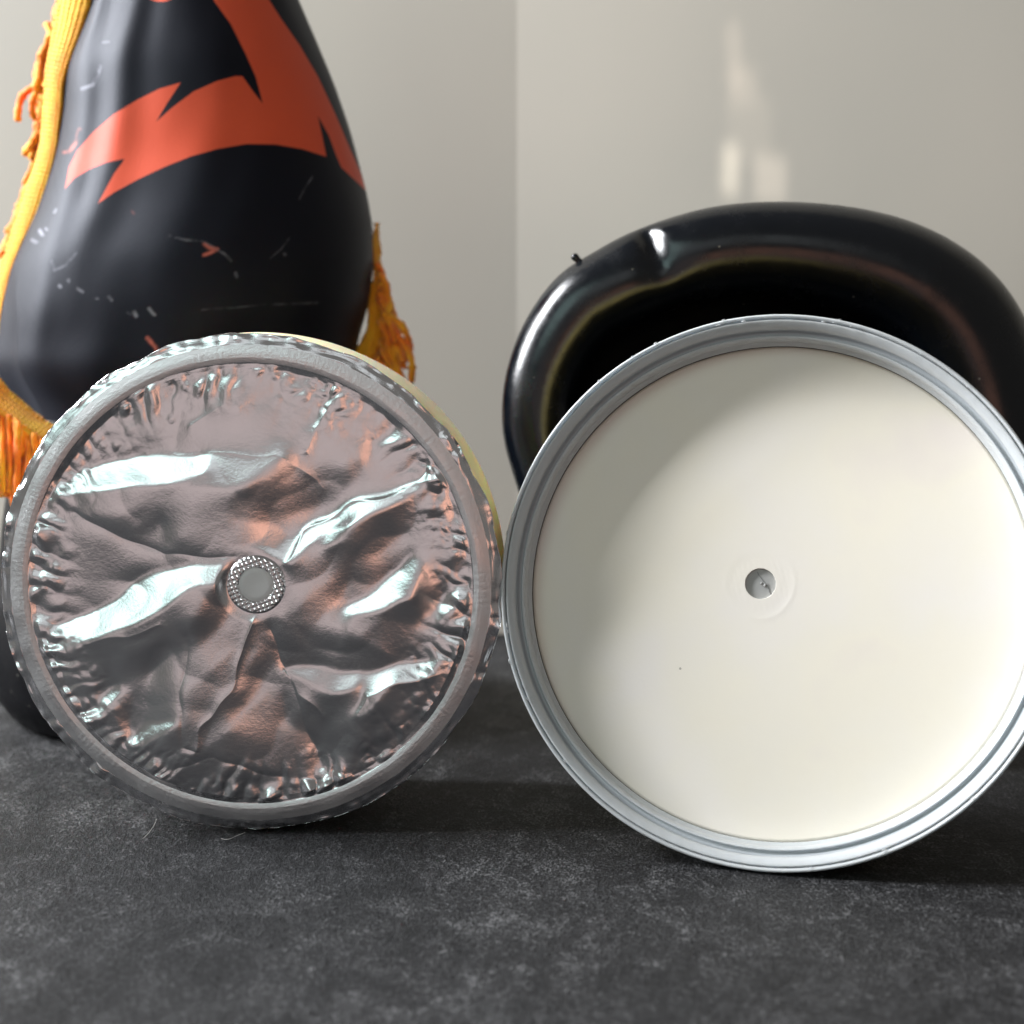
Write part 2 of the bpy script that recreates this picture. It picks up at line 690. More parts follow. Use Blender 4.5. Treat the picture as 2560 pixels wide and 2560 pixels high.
lathe_at('jar_body', smooth_prof(prof, 4), M_jar, jar, 300, JC.z)

# ---- foil height map: painted slopes integrated (Poisson) + creases
G = 1024
EXT = 1.06
gx = np.linspace(-EXT, EXT, G)
# photograph pixel of each map cell
PXm = 627 + gx[None, :] * 622 + 0 * gx[:, None]
PYm = 1459 - gx[:, None] * 622 + 0 * gx[None, :]
K = 1.4638
CX = PXm * K
CY = (PYm - 800) * K

HI = [
    ([(265, 620), (300, 560), (400, 510), (560, 490), (770, 480), (760, 530), (700, 575), (540, 600), (380, 610)], 1.0),
    ([(770, 480), (1040, 490), (1030, 560), (900, 600), (700, 600)], 0.45),
    ([(185, 640), (205, 610), (270, 595), (260, 630), (215, 650)], 1.0),
    ([(1025, 885), (1060, 825), (1150, 735), (1270, 675), (1400, 625), (1640, 565), (1600, 592), (1450, 652), (1350, 702), (1200, 765), (1090, 850)], 1.0),
    ([(1170, 800), (1250, 720), (1300, 710), (1260, 790), (1180, 820)], 0.9),
    ([(160, 1145), (200, 1110), (330, 1070), (450, 1000), (560, 920), (700, 890), (840, 885), (800, 940), (700, 970), (600, 1040), (450, 1120), (360, 1155), (230, 1155)], 1.0),
    ([(1260, 1050), (1340, 1000), (1430, 930), (1500, 850), (1530, 870), (1510, 1000), (1400, 1065), (1280, 1075)], 1.0),
    ([(1030, 1290), (1070, 1265), (1200, 1262), (1320, 1290), (1280, 1350), (1180, 1350), (1080, 1318)], 0.95),
    ([(1295, 1455), (1320, 1290), (1420, 1262), (1600, 1235), (1580, 1295), (1450, 1315), (1380, 1375), (1320, 1455)], 1.0),
    ([(325, 1430), (370, 1350), (430, 1315), (445, 1350), (380, 1405), (345, 1445)], 0.95),
    ([(465, 1525), (510, 1485), (635, 1465), (595, 1515), (500, 1545)], 0.9),
    ([(1165, 375), (1200, 290), (1240, 215), (1255, 235), (1218, 310), (1190, 385)], 1.0),
    ([(1400, 445), (1440, 400), (1458, 350), (1474, 370), (1458, 440), (1420, 455)], 1.0),
    ([(1590, 1065), (1620, 1000), (1680, 985), (1690, 1010), (1640, 1075), (1600, 1092)], 1.0),
    ([(540, 1300), (640, 1180), (680, 1230), (650, 1480), (500, 1490)], 0.4),
    ([(1540, 390), (1560, 380), (1570, 410), (1548, 425)], 1.0),
    ([(150, 900), (190, 860), (200, 930), (170, 960)], 0.8),
    ([(1240, 1180), (1290, 1010), (1260, 1040), (1230, 1100)], 0.5),
    ([(440, 760), (560, 770), (700, 850), (560, 840)], 0.3),
]
ORG = [
    [(620, 830), (680, 780), (860, 720), (1000, 740), (1050, 780), (980, 850), (800, 860), (640, 850)],
    [(870, 310), (920, 260), (1110, 195), (1090, 240), (1000, 290), (900, 320)],
    [(1040, 1100), (1100, 1020), (1200, 950), (1270, 930), (1230, 1030), (1150, 1100)],
    [(1300, 1130), (1380, 1100), (1500, 1100), (1690, 1130), (1560, 1170), (1440, 1240), (1340, 1170)],
    [(660, 1540), (690, 1350), (850, 1180), (920, 1200), (780, 1400), (720, 1560)],
    [(730, 1580), (860, 1480), (960, 1360), (1010, 1350), (1060, 1480), (1150, 1540), (1160, 1640), (1000, 1660), (850, 1600)],
    [(305, 1330), (370, 1240), (410, 1250), (380, 1330), (330, 1360)],
    [(400, 1400), (490, 1360), (470, 1450), (460, 1530), (430, 1480)],
    [(740, 210), (860, 180), (820, 230), (740, 240)],
    [(560, 310), (620, 230), (680, 220), (600, 330)],
    [(490, 760), (600, 710), (600, 760), (520, 790)],
    [(1310, 470), (1350, 420), (1370, 500), (1330, 530)],
    [(1250, 1480), (1400, 1400), (1520, 1340), (1480, 1420), (1300, 1520)],
]
DRK = [
    [(860, 620), (1050, 500), (1180, 600), (1170, 680), (1050, 720), (950, 700), (860, 660)],
    [(290, 700), (500, 680), (560, 740), (640, 830), (500, 790), (380, 740)],
    [(700, 1100), (780, 960), (850, 960), (840, 1060), (720, 1200)],
    [(1500, 870), (1600, 960), (1590, 1060), (1520, 1080), (1500, 1000)],
    [(640, 1640), (700, 1580), (900, 1620), (1000, 1670), (900, 1710), (750, 1700)],
    [(460, 1200), (600, 1150), (560, 1300), (440, 1260)],
    [(1250, 1560), (1400, 1500), (1560, 1370), (1540, 1430), (1300, 1600)],
    [(780, 1420), (950, 1200), (980, 1250), (850, 1480)],
    [(1090, 1380), (1180, 1440), (1190, 1600), (1110, 1500)],
    [(1260, 540), (1300, 500), (1320, 580), (1270, 600)],
    [(1300, 720), (1440, 650), (1480, 760), (1380, 860), (1300, 840)],
]
wobx = fft_noise(G, 4, 16, 1.0, 3) * 7
woby = fft_noise(G, 4, 16, 1.0, 4) * 7
WX, WY = CX + wobx, CY + woby
HX = np.zeros((G, G))   # dH/dx (x right)
HZ = np.zeros((G, G))   # dH/dz (z up)
TH = (0.30, -0.40)      # highlight slopes
TO = (-0.17, -0.03)     # towards the warm right
TD = (-0.20, 0.12)      # down towards the table
for poly, s in HI:
    m = blur(poly_mask(poly, WX, WY).astype(float), 5.0)
    HX += m * TH[0] * s
    HZ += m * TH[1] * s
for poly in ORG:
    m = 1.5 * blur(poly_mask(poly, WX, WY).astype(float), 5.0)
    HX += m * TO[0]
    HZ += m * TO[1]
for poly in DRK:
    m = 1.2 * blur(poly_mask(poly, WX, WY).astype(float), 8.0)
    HX += m * TD[0]
    HZ += m * TD[1]
cell = (2 * EXT) / (G - 1)     # in units of JR
kx = 2 * np.pi * np.fft.fftfreq(G, cell)
KX, KZ = kx[None, :], kx[:, None]
div = 1j * KX * np.fft.fft2(HX) + 1j * KZ * np.fft.fft2(HZ)
k2 = KX ** 2 + KZ ** 2
k2[0, 0] = 1
lp = div / (-k2)
lp[0, 0] = 0
# keep large-scale height small (high-pass) so that the membrane stays flat
kmag = np.sqrt(k2)
hp = 1 - np.exp(-(kmag / 3.2) ** 2)
H = np.real(np.fft.ifft2(lp * hp)) * 1.05
H *= JR
# crumple noise: creases from folded noise
RR = np.hypot(gx[None, :], gx[:, None])
AA = np.arctan2(gx[:, None], gx[None, :])
c1 = blur(np.abs(fft_noise(G, 3, 14, 1.6, 21)), 2)
c2 = blur(np.abs(fft_noise(G, 12, 60, 1.5, 22)), 1.2)
c3 = fft_noise(G, 60, 260, 0.8, 23)
edge = np.clip((RR - 0.62) / 0.25, 0, 1) ** 1.8
gate2 = np.clip(0.5 + 0.9 * fft_noise(G, 3, 18, 0.8, 77), 0.1, 2)
H += c1 * 0.00008
H += c2 * (0.000003 + 0.00008 * edge * gate2)
# radial pleats near the ring
an = np.linspace(-np.pi, np.pi, 2048)


def ang_noise(freqs, seed):
    r_ = np.random.default_rng(seed)
    s = np.zeros_like(an)
    for f in freqs:
        s += r_.normal() * np.cos(f * an + r_.uniform(0, 6.28))
    return s / s.std()


pl = np.abs(ang_noise(range(10, 44), 5))
pl2 = np.abs(ang_noise(range(30, 70), 6))
twist = AA + 0.35 * (RR - 0.8) + 0.01 * fft_noise(G, 4, 30, 1.0, 9)
twist = (twist + np.pi) % (2 * np.pi) - np.pi
P1 = np.interp(twist, an, pl)
P2 = np.interp(twist, an, pl2)
e2 = np.clip((RR - 0.64) / 0.24, 0, 1) ** 2
low = 0.55 + 0.6 * np.clip(-np.sin(AA + 0.5), 0, 1)      # bottom right is the most puckered
gm = 0.25 + 0.75 * np.clip(0.6 + 0.8 * blur(fft_noise(G, 3, 22, 0.9, 71), 2), 0, 2)
gm2 = np.clip(0.35 + 0.9 * fft_noise(G, 4, 26, 0.7, 72), 0, 2)
H += (P1 * 0.00042 * gm + P2 * 0.00010 * gm2) * e2 * low
# sharp fold lines crossing the membrane
for pts, amp, wd in (([(285, 690), (420, 760), (600, 850), (870, 865)], -0.00030, 34), ([(690, 1150), (672, 1350), (662, 1540), (720, 1570)], -0.00022, 26),
                     ([(930, 1070), (880, 1200), (800, 1380), (712, 1560)], 0.00030, 24), ([(1000, 1130), (1050, 1330), (1110, 1480), (1165, 1640)], -0.00024, 30),
                     ([(1025, 890), (1120, 770), (1270, 675), (1640, 568)], 0.00032, 26), ([(165, 1150), (320, 1165), (470, 1150), (600, 1100)], 0.00018, 30),
                     ([(160, 1150), (200, 1240), (270, 1370), (330, 1480)], -0.00022, 22), ([(1030, 1290), (1080, 1380), (1180, 1450)], 0.00018, 26),
                     ([(1300, 1455), (1330, 1370), (1420, 1330), (1600, 1290)], 0.00020, 20), ([(560, 490), (760, 478), (1040, 490), (1170, 600)], 0.00016, 40),
                     ([(620, 1640), (780, 1590), (1010, 1680)], -0.00022, 26), ([(1240, 220), (1190, 330), (1120, 470)], 0.00022, 20), ([(870, 160), (840, 300), (700, 380)], 0.00016, 24)):
    dd = seg_dist(pts, WX, WY, closed=False)
    H += amp * np.exp(-dd / wd)
# flatten around the vent in the middle
vx, vy = (640 - 627) / 622, -(1454 - 1459) / 622
dv = np.hypot(gx[None, :] - vx, gx[:, None] - vy)
wv_ = np.clip((dv - 0.112) / 0.05, 0, 1)
wv_ = wv_ * wv_ * (3 - 2 * wv_)
H = H * wv_

SEG = 900


def foil_sheet(name, rs, mat, kind):
    a = np.linspace(0, 2 * np.pi, SEG, endpoint=False)
    rs = np.array(rs)
    rr = rs[:, None] + 0 * a[None, :]
    # ragged outline of the skirt
    aw = (a + np.pi) % (2 * np.pi) - np.pi
    rag = np.interp(aw, an, ang_noise(range(3, 26), 41)) * 0.0030 + np.interp(aw, an, ang_noise(range(30, 80), 42)) * 0.0009
    tt = np.clip((rr - 0.965) / 0.035, 0, 1)
    rr2 = rr + rag[None, :] * tt
    X = rr2 * np.cos(a)
    Z = rr2 * np.sin(a)
    u = (X + EXT) / cell
    v = (Z + EXT) / cell
    h = bilin(H, u.ravel(), v.ravel()).reshape(u.shape)
    fade = np.clip((0.888 - rr) / 0.025, 0, 1)
    h = h * fade
    # slight step down inside the ring, smooth half-round ring above the jar mouth
    h -= 0.00012 * np.clip((0.888 - rr) / 0.02, 0, 1)
    tr = np.clip((rr - 0.885) / (0.957 - 0.885), 0, 1)
    ridge = np.minimum(tr / 0.32, (1 - tr) / 0.68) * 0.00036
    ridge = ridge * (1 - 0.25 * np.exp(-((tr - 0.32) / 0.20) ** 2))
    striae = np.interp(aw, an, ang_noise(range(150, 420), 44))
    stri2 = fft_noise(256, 3, 100, 0.5, 45)
    ii = (np.arange(SEG) * 256 * 3 // SEG) % 256
    jj = ((rr[:, 0] * 900).astype(int)) % 256
    ridge = ridge * (1 + 0.03 * striae[None, :] + 0.03 * stri2[jj][:, ii])
    h += ridge
    # skirt: falls back, crimped
    ts = np.clip((rr - 0.957) / 0.043, 0, 1)
    cr = np.abs(np.interp(aw, an, ang_noise(range(12, 60), 51)))
    cr2 = np.interp(aw, an, ang_noise(range(60, 110), 52))
    h -= 0.0006 * ts
    tw = fft_noise(256, 5, 22, 0.8, 46)
    jj = ((rr[:, 0] * 420).astype(int)) % 256
    gate = 0.3 + 0.9 * np.abs(np.interp(aw, an, ang_noise(range(2, 20), 57)))
    h += ts ** 0.7 * (cr[None, :] * 0.00015 * gate[None, :] + cr2[None, :] * 0.00002 + tw[jj][:, ii] * 0.00011) * (0.85 + 0.3 * np.sin(rr * 60 + 3 * np.interp(aw, an, ang_noise(range(4, 16), 53))[None, :]))
    V = np.zeros((len(rs), SEG, 3))
    V[..., 0] = X * JR
    V[..., 1] = -h
    V[..., 2] = Z * JR + JC.z
    return grid_obj(name, V, mat, jar, wrap=True, flip=True)


foil_sheet('foil_membrane', np.concatenate([[0.001], np.linspace(0.02, 0.888, 300)]), M_foil, 'm')
foil_sheet('foil_rim', np.linspace(0.888, 0.957, 26), M_foil_rim, 'r')
foil_sheet('crimped_foil_edge', np.concatenate([np.linspace(0.957, 1.0, 22), [0.998, 0.99]]), M_foil_edge, 's')

# vent: knurled ring and grey disc
def vent():
    n, seg = 40, 400
    a = np.linspace(0, 2 * np.pi, seg, endpoint=False)
    r0, r1 = 41 / 622 * JR, 73 / 622 * JR
    rs = np.linspace(r0, r1, n)
    X = rs[:, None] * np.cos(a)
    Z = rs[:, None] * np.sin(a)
    q = 0.00078
    ca, sa = math.cos(R(20)), math.sin(R(20))
    U = (X * ca + Z * sa) / q
    Vv = (-X * sa + Z * ca) / q
    bump = (0.5 + 0.5 * np.cos(2 * np.pi * U)) * (0.5 + 0.5 * np.cos(2 * np.pi * Vv))
    prof_ = np.clip(np.minimum(rs - r0, r1 - rs) / 0.0004, 0, 1)[:, None]
    h = prof_ * (0.00030 + 0.00034 * bump ** 0.8)
    V = np.zeros((n, seg, 3))
    V[..., 0] = X + vx * JR
    V[..., 1] = -h
    V[..., 2] = Z + vy * JR + JC.z
    grid_obj('knurled_ring', V, M_foil_edge, jar, wrap=True, flip=True)
    rs = np.array([0.00001, 0.001, 0.002, r0 * 0.97, r0 * 1.02])
    V = np.zeros((len(rs), 96, 3))
    a = np.linspace(0, 2 * np.pi, 96, endpoint=False)
    V[..., 0] = rs[:, None] * np.cos(a) + vx * JR
    V[..., 2] = rs[:, None] * np.sin(a) + vy * JR + JC.z
    V[..., 1] = np.array([-0.00022, -0.00022, -0.00022, -0.00020, -0.0000])[:, None]
    grid_obj('vent_disc', V, M_vent, jar, wrap=True, flip=True)


vent()

# ------------------------------------------------------------------ open lid
LY = 0.2249
LR = 0.0452
LYAW, LP = 14.5, 12.0
lc = unproj(1926, 1470, LY)
lc.z = LR * math.cos(R(LP)) + 0.0004
lid = empty('open_lid', (lc.x, LY, 0), 'milky plastic lid standing open on its edge, showing its cream liner with a grey hole', 'lid')
Ml = Matrix.Translation((0, 0, lc.z)) @ Matrix.Rotation(R(-LYAW), 4, 'Z') @ Matrix.Rotation(R(-LP), 4, 'X')
Mn = np.array(Ml)


def lidmap(V):
    s = V.shape
    P = V.reshape(-1, 3)
    P = P @ Mn[:3, :3].T + Mn[:3, 3]
    return P.reshape(s)


def lid_lathe(name, prof, mat, seg=360, fn=None, flip=True):
    a = np.linspace(0, 2 * np.pi, seg, endpoint=False)
    P = np.array(prof)
    V = np.zeros((len(P), seg, 3))
    V[:, :, 0] = P[:, 0:1] * np.cos(a)
    V[:, :, 2] = P[:, 0:1] * np.sin(a)
    V[:, :, 1] = P[:, 1:2]
    if fn:
        V = fn(V, a)
    return grid_obj(name, lidmap(V), mat, lid, wrap=True, flip=flip)


def nick(V, a):
    aw = (a + np.pi) % (2 * np.pi) - np.pi
    k = np.interp(aw, an, ang_noise(range(3, 12), 61)) * 0.00006 + np.interp(aw, an, ang_noise(range(120, 400), 62)) * 0.00002
    V[:, :, 1] += k[None, :]
    return V


u_ = LR / 698.0       # metres per photograph pixel at the lid's front
lid_lathe('lid_skirt', smooth_prof([(640 * u_, 0.0156), (690 * u_, 0.0146), (693 * u_, 0.0110), (694 * u_, 0.0050)], 5), M_lid_back)
rim_outer = smooth_prof([(692 * u_, 0.0056), (696 * u_, 0.0050), (697 * u_, 0.0030), (698 * u_, 0.0012), (697 * u_, 0.0003), (693 * u_, 0.0), (688 * u_, 0.0002), (686 * u_, 0.0009)], 5)
lid_lathe('lid_rim', rim_outer, M_lid, fn=nick)
ring1 = smooth_prof([(686 * u_, 0.0010), (683.5 * u_, 0.0004), (678 * u_, 0.0004), (668 * u_, 0.0010), (662 * u_, 0.0018)], 5)
lid_lathe('inner_lip', ring1, M_lid, fn=nick)
ring2 = smooth_prof([(662 * u_, 0.0018), (661 * u_, 0.0028), (655 * u_, 0.0032), (651 * u_, 0.0030)], 4)
lid_lathe('lid_groove', ring2, M_lid_groove)
ring3 = smooth_prof([(651 * u_, 0.0030), (648 * u_, 0.0026), (643 * u_, 0.0030), (641 * u_, 0.0040), (644 * u_, 0.0052), (640 * u_, 0.0060), (636 * u_, 0.0066), (638 * u_, 0.0074), (641 * u_, 0.0080)], 5)
lid_lathe('thread_bead', ring3, M_lid)
lid_lathe('liner_gap', [(643 * u_, 0.0080), (643 * u_, 0.0093), (600 * u_, 0.0093)], M_gap)
# closed back of the lid (dome)
lid_lathe('lid_back', smooth_prof([(693.5 * u_, 0.0138), (690 * u_, 0.0152), (670 * u_, 0.0160), (400 * u_, 0.0163), (2 * u_, 0.0163)], 3), M_lid_back)
# small flash nicks along the rim
for k in range(26):
    th = random.uniform(0, 2 * math.pi)
    rr = random.choice([697, 686, 684]) * u_
    n = 3
    da = random.uniform(0.004, 0.02)
    path = np.array([[rr * math.cos(th + da * t), -0.00005 + random.uniform(-0.0001, 0.00005), rr * math.sin(th + da * t)] for t in np.linspace(0, 1, 4)])
    tube('rim_nick', lidmap(path.reshape(1, -1, 3))[0], random.uniform(0.00005, 0.00011), M_lid, lid, 5)

# liner disc with embossed halo round the hole
LD = 0.0078
lr = 637.5 * u_
hx, hz = -34 / 698 * LR, 15 / 698 * LR
hr = 39.5 * u_


def liner():
    # polar grid centred on the hole, stretched to the disc's edge
    seg, n = 360, 150
    a = np.linspace(0, 2 * np.pi, seg, endpoint=False)
    ca, sa = np.cos(a), np.sin(a)
    # distance from hole centre to the disc edge along each ray
    bq = hx * ca + hz * sa
    ed = -bq + np.sqrt(bq ** 2 - (hx * hx + hz * hz - lr * lr))
    t = np.concatenate([np.linspace(0, 0.16, 90), np.linspace(0.165, 1, n - 90)])
    r_ = hr + (ed[None, :] - hr) * t[:, None]
    X = hx + r_ * ca
    Z = hz + r_ * sa
    q = r_ / u_ + 2.5 * np.cos(3 * a + 1)[None, :]
    h = 0.00002 * np.exp(-((q - 88) / 7) ** 2) * (0.6 + 0.4 * np.cos(a - R(-50)))[None, :]
    h -= 0.00001 * np.exp(-((q - 68) / 13) ** 2)
    h += 0.000004 * np.exp(-((q - 60) / 12) ** 2) * np.cos((X * 0.9 + Z * 0.25) / u_ / 2.2)
    h += 0.000006 * np.exp(-((q - 128) / 5) ** 2) * np.clip(np.cos(a - R(120)), 0, 1)[None, :]
    V = np.zeros((n, seg, 3))
    V[..., 0] = X
    V[..., 1] = LD - h
    V[..., 2] = Z
    e = V[-1:].copy()
    e[..., 1] = LD + 0.0014
    s0 = V[:1].copy()
    s0[..., 1] = LD + 0.0009
    V = np.concatenate([s0, V, e], axis=0)
    grid_obj('liner', lidmap(V), M_liner, lid, wrap=True)


liner()
# bottom of the hole: grey plastic, moulding nub and crack
rs = np.linspace(0.0001, hr * 1.03, 14)
a = np.linspace(0, 2 * np.pi, 80, endpoint=False)
V = np.zeros((len(rs), 80, 3))
V[..., 0] = hx + rs[:, None] * np.cos(a)
V[..., 2] = hz + rs[:, None] * np.sin(a)
V[..., 1] = LD + 0.0006
grid_obj('hole_floor', lidmap(V), M_hole, lid, wrap=True)


def px_in_hole(cxp, cyp):
    # crop coordinates of the hole close-up -> lid local
    return hx + (cxp - 927) / 7.43 * u_, hz - (cyp - 928) / 7.43 * u_


pth = [(860, 700), (880, 760), (925, 810), (960, 860), (1010, 905), (1060, 930), (1075, 990), (1095, 1060), (1130, 1120)]
P3 = np.array([[px_in_hole(x, y)[0], LD + 0.00052, px_in_hole(x, y)[1]] for x, y in pth])
tube('hole_crack', lidmap(P3[None])[0], 0.00005, M_crack, lid, 6)
for (x, y, rr) in ((940, 920, 26), (1010, 955, 34)):
    q = px_in_hole(x, y)
    rr = rr / 7.43 * u_
    prof_ = [(rr, 0.0), (rr * 0.9, -0.00015), (rr * 0.55, -0.00026), (rr * 0.05, -0.0003)]
    aa = np.linspace(0, 2 * np.pi, 24, endpoint=False)
    V = np.zeros((4, 24, 3))
    for i, (pr, pd) in enumerate(prof_):
        V[i, :, 0] = q[0] + pr * np.cos(aa)
        V[i, :, 2] = q[1] + pr * np.sin(aa)
        V[i, :, 1] = LD + 0.0006 + pd
    grid_obj('moulding_nub', lidmap(V), M_hole, lid, wrap=True, flip=True)

# ------------------------------------------------------------------ black thick-rimmed ring dish behind the lid
RY = 0.283
outl = [(1290, 1207), (1263, 1123), (1253, 1052), (1260, 947), (1284, 862), (1320, 785), (1369, 714), (1418, 665), (1482, 630), (1552, 588), (1622, 560), (1735, 524), (1833, 507), (1939, 502), (2045, 506), (2150, 519), (2256, 545), (2340, 580), (2425, 632), (2495, 698), (2537, 757), (2565, 812), (2605, 910), (2632, 1030), (2638, 1150), (2610, 1300), (2560, 1450), (2470, 1620), (2330, 1760), (2160, 1850), (1960, 1888), (1760, 1850), (1590, 1730), (1440, 1560), (1340, 1370)]
O3 = np.array([list(unproj(x, y, RY)) for x, y in outl])
# smooth closed resample
def closed_spline(P, n):
    P = np.asarray(P)
    m = len(P)
    out = []
    for i in range(m):
        p0, p1, p2, p3 = P[(i - 1) % m], P[i], P[(i + 1) % m], P[(i + 2) % m]
        for t in np.linspace(0, 1, 24, endpoint=False):
            out.append(0.5 * ((2 * p1) + (-p0 + p2) * t + (2 * p0 - 5 * p1 + 4 * p2 - p3) * t * t + (-p0 + 3 * p1 - 3 * p2 + p3) * t ** 3))
    out = np.array(out)
    d = np.concatenate([[0], np.cumsum(np.linalg.norm(np.diff(np.vstack([out, out[:1]]), axis=0), axis=1))])
    s = np.linspace(0, d[-1], n, endpoint=False)
    out2 = np.vstack([out, out[:1]])
    return np.stack([np.interp(s, d, out2[:, k]) for k in range(out2.shape[1])], axis=1)


NS = 480
Oc = closed_spline(O3, NS)
# light smoothing to avoid flat spots
for _ in range(30):
    Oc = 0.5 * Oc + 0.25 * (np.roll(Oc, 1, 0) + np.roll(Oc, -1, 0))
Oc[:, 2] -= Oc[:, 2].min() - 0.0003
T = np.roll(Oc, -1, 0) - np.roll(Oc, 1, 0)
T /= np.linalg.norm(T, axis=1)[:, None]
NO = np.stack([-T[:, 2], np.zeros(NS), T[:, 0]], axis=1)     # outward for this orientation?
cen = Oc.mean(0)
if ((Oc - cen) * NO).sum() < 0:
    NO = -NO
ppx, ppy = proj(Oc)
# tube half-thickness: thin on the left, thick on the right
mpp = RY * 1.01 / FPX
rt = np.interp(ppx, [1250, 1500, 1900, 2300, 2640], [92, 104, 113, 138, 160]) * mpp
for _ in range(40):
    rt = 0.5 * rt + 0.25 * (np.roll(rt, 1) + np.roll(rt, -1))
cl = Oc - NO * rt[:, None]
ph = np.linspace(0, 2 * np.pi, 72, endpoint=False)
V = np.zeros((NS, 72, 3))
dpt = 0.0125
# dent near the kink
dk = np.hypot(ppx - 1603, ppy - 565)
for i in range(NS):
    rr = rt[i]
    V[i] = cl[i] + np.outer(np.cos(ph) * rr, NO[i]) + np.outer(np.sin(ph), [0, -min(rr, 0.0115), 0])
    w = math.exp(-(dk[i] / 26) ** 2)
    wide = math.exp(-((dk[i]) / 75) ** 2)
    f = np.exp(-((ph - R(50)) / 0.55) ** 2)
    V[i] -= np.outer(f, NO[i] * 0.0006 * w + np.array([0, -0.0020, 0]) * w)
    f2 = np.exp(-((ph - R(78)) / 0.6) ** 2)
    V[i] += np.outer(f2, np.array([0, 0.0012, 0]) * wide)
ring = empty('thick_rimmed_dish', (cen[0], RY, 0), 'glossy black dish with a thick rolled rim standing on edge behind the open lid', 'dish')
off = np.array([cen[0], RY, 0])
Vc = np.concatenate([V, V[:1]], axis=0) - off
grid_obj('rolled_rim', Vc, M_black, ring, wrap=True, flip=False)
# recessed back
inn = cl - NO * (rt * 0.80)[:, None]
inn[:, 1] = RY + 0.004
cc = inn.mean(0)
layers = []
for t, y in ((0.0, 0.001), (0.05, 0.005), (0.12, 0.008), (0.5, 0.009), (0.98, 0.009)):
    L_ = inn * (1 - t) + cc * t
    L_[:, 1] = RY + y
    layers.append(L_ - off)
grid_obj('dish_bottom', np.array(layers), M_black2, ring, wrap=True)
# small nub on the rim
p0 = np.array(unproj(1462, 668, RY - 0.002)) - off
p1 = np.array(unproj(1431, 636, RY - 0.002)) - off
nt_ = np.array([0.0, 0.2, 0.4, 0.55, 0.68, 0.8, 0.92, 0.99])
tube('rim_nub', p0 + (p1 - p0) * nt_[:, None], [0.0013, 0.0010, 0.0007, 0.00062, 0.00072, 0.00080, 0.00066, 0.0003], M_black, ring, 14)

# ------------------------------------------------------------------ black vessel under the pennant
VY = 0.322
vb = unproj(470, 1870, VY)
mp_ = VY * 1.01 / FPX
vp = [(470, 1888, 395), (470, 1880, 425), (470, 1850, 452), (470, 1800, 478), (470, 1700, 492), (470, 1600, 480), (470, 1520, 455), (470, 1400, 438), (470, 1250, 410), (470, 1100, 365), (470, 950, 325), (470, 700, 300), (475, 420, 255), (480, 150, 190), (485, 0, 150), (485, -250, 100), (480, -560, 60), (480, -600, 40), (480, -610, 14)]
ves = empty('draped_vessel', (vb.x, VY, 0), 'black round-bellied vessel standing on the table underneath the fringed pennant', 'vessel')
prof_ = []
z_bot = unproj(470, 1905, VY - 0.036).z
for (xx, yy, rr) in vp:
    z = unproj(xx, yy, VY).z
    prof_.append((max(rr - 12, 4) * mp_, z))
P = smooth_prof(prof_, 6)
P[:, 1] -= P[:, 1].min() - 0.0003
# stretch so that the top stays where it was
a = np.linspace(0, 2 * np.pi, 200, endpoint=False)
V = np.zeros((len(P) + 1, 200, 3))
V[1:, :, 0] = P[:, 0:1] * np.cos(a)
V[1:, :, 1] = P[:, 0:1] * np.sin(a) * 0.88
V[1:, :, 2] = P[:, 1:2]
V[0, :, 2] = P[0, 1]
grid_obj('vessel_body', V, M_black2, ves, wrap=True)

# ------------------------------------------------------------------ pennant
q = 1.509
Lc = [(-640, 395), (-300, 330), (-150, 270), (0, 222), (80, 199), (192, 159), (318, 151), (411, 136), (530, 99), (600, 68), (663, 40), (729, 23), (800, 8), (862, 0), (915, -10), (960, 12), (1000, 40), (1060, 60), (1200, 90)]
Rc = [(-640, 560), (-300, 640), (-150, 690), (0, 752), (99, 795), (212, 842), (325, 881), (477, 921), (563, 938), (663, 941), (762, 928), (848, 901), (930, 885), (1200, 870)]
pen = empty('fringed_pennant', (vb.x, VY, 0), 'black satin pennant with an orange-red angular print and yellow fringe, draped over the vessel', 'pennant')
poff = np.array([vb.x, VY, 0])


def edge_x(tab, py):
    ys = [t[0] for t in tab]
    xs = [t[1] for t in tab]
    return np.interp(py, ys, xs)


NZ, NA = 620, 520
pyv = np.linspace(-640, 1180, NZ)
# smooth the silhouettes
def smooth1(a, s):
    k = np.exp(-np.linspace(-3, 3, 6 * s + 1) ** 2 / 2)
    k /= k.sum()
    return np.convolve(np.pad(a, 3 * s, mode='edge'), k, mode='valid')


xl = smooth1(edge_x(Lc, pyv), 8)
xr = smooth1(edge_x(Rc, pyv), 8)
# theta: -pi/2 is the front (towards the camera)
fr = np.linspace(-np.pi, 0, 420)
bk = np.linspace(0, np.pi, 101)[1:-1]
th = np.concatenate([fr, bk])
NA = len(th)
V = np.zeros((NZ, NA, 3))
sA = np.cos(th)
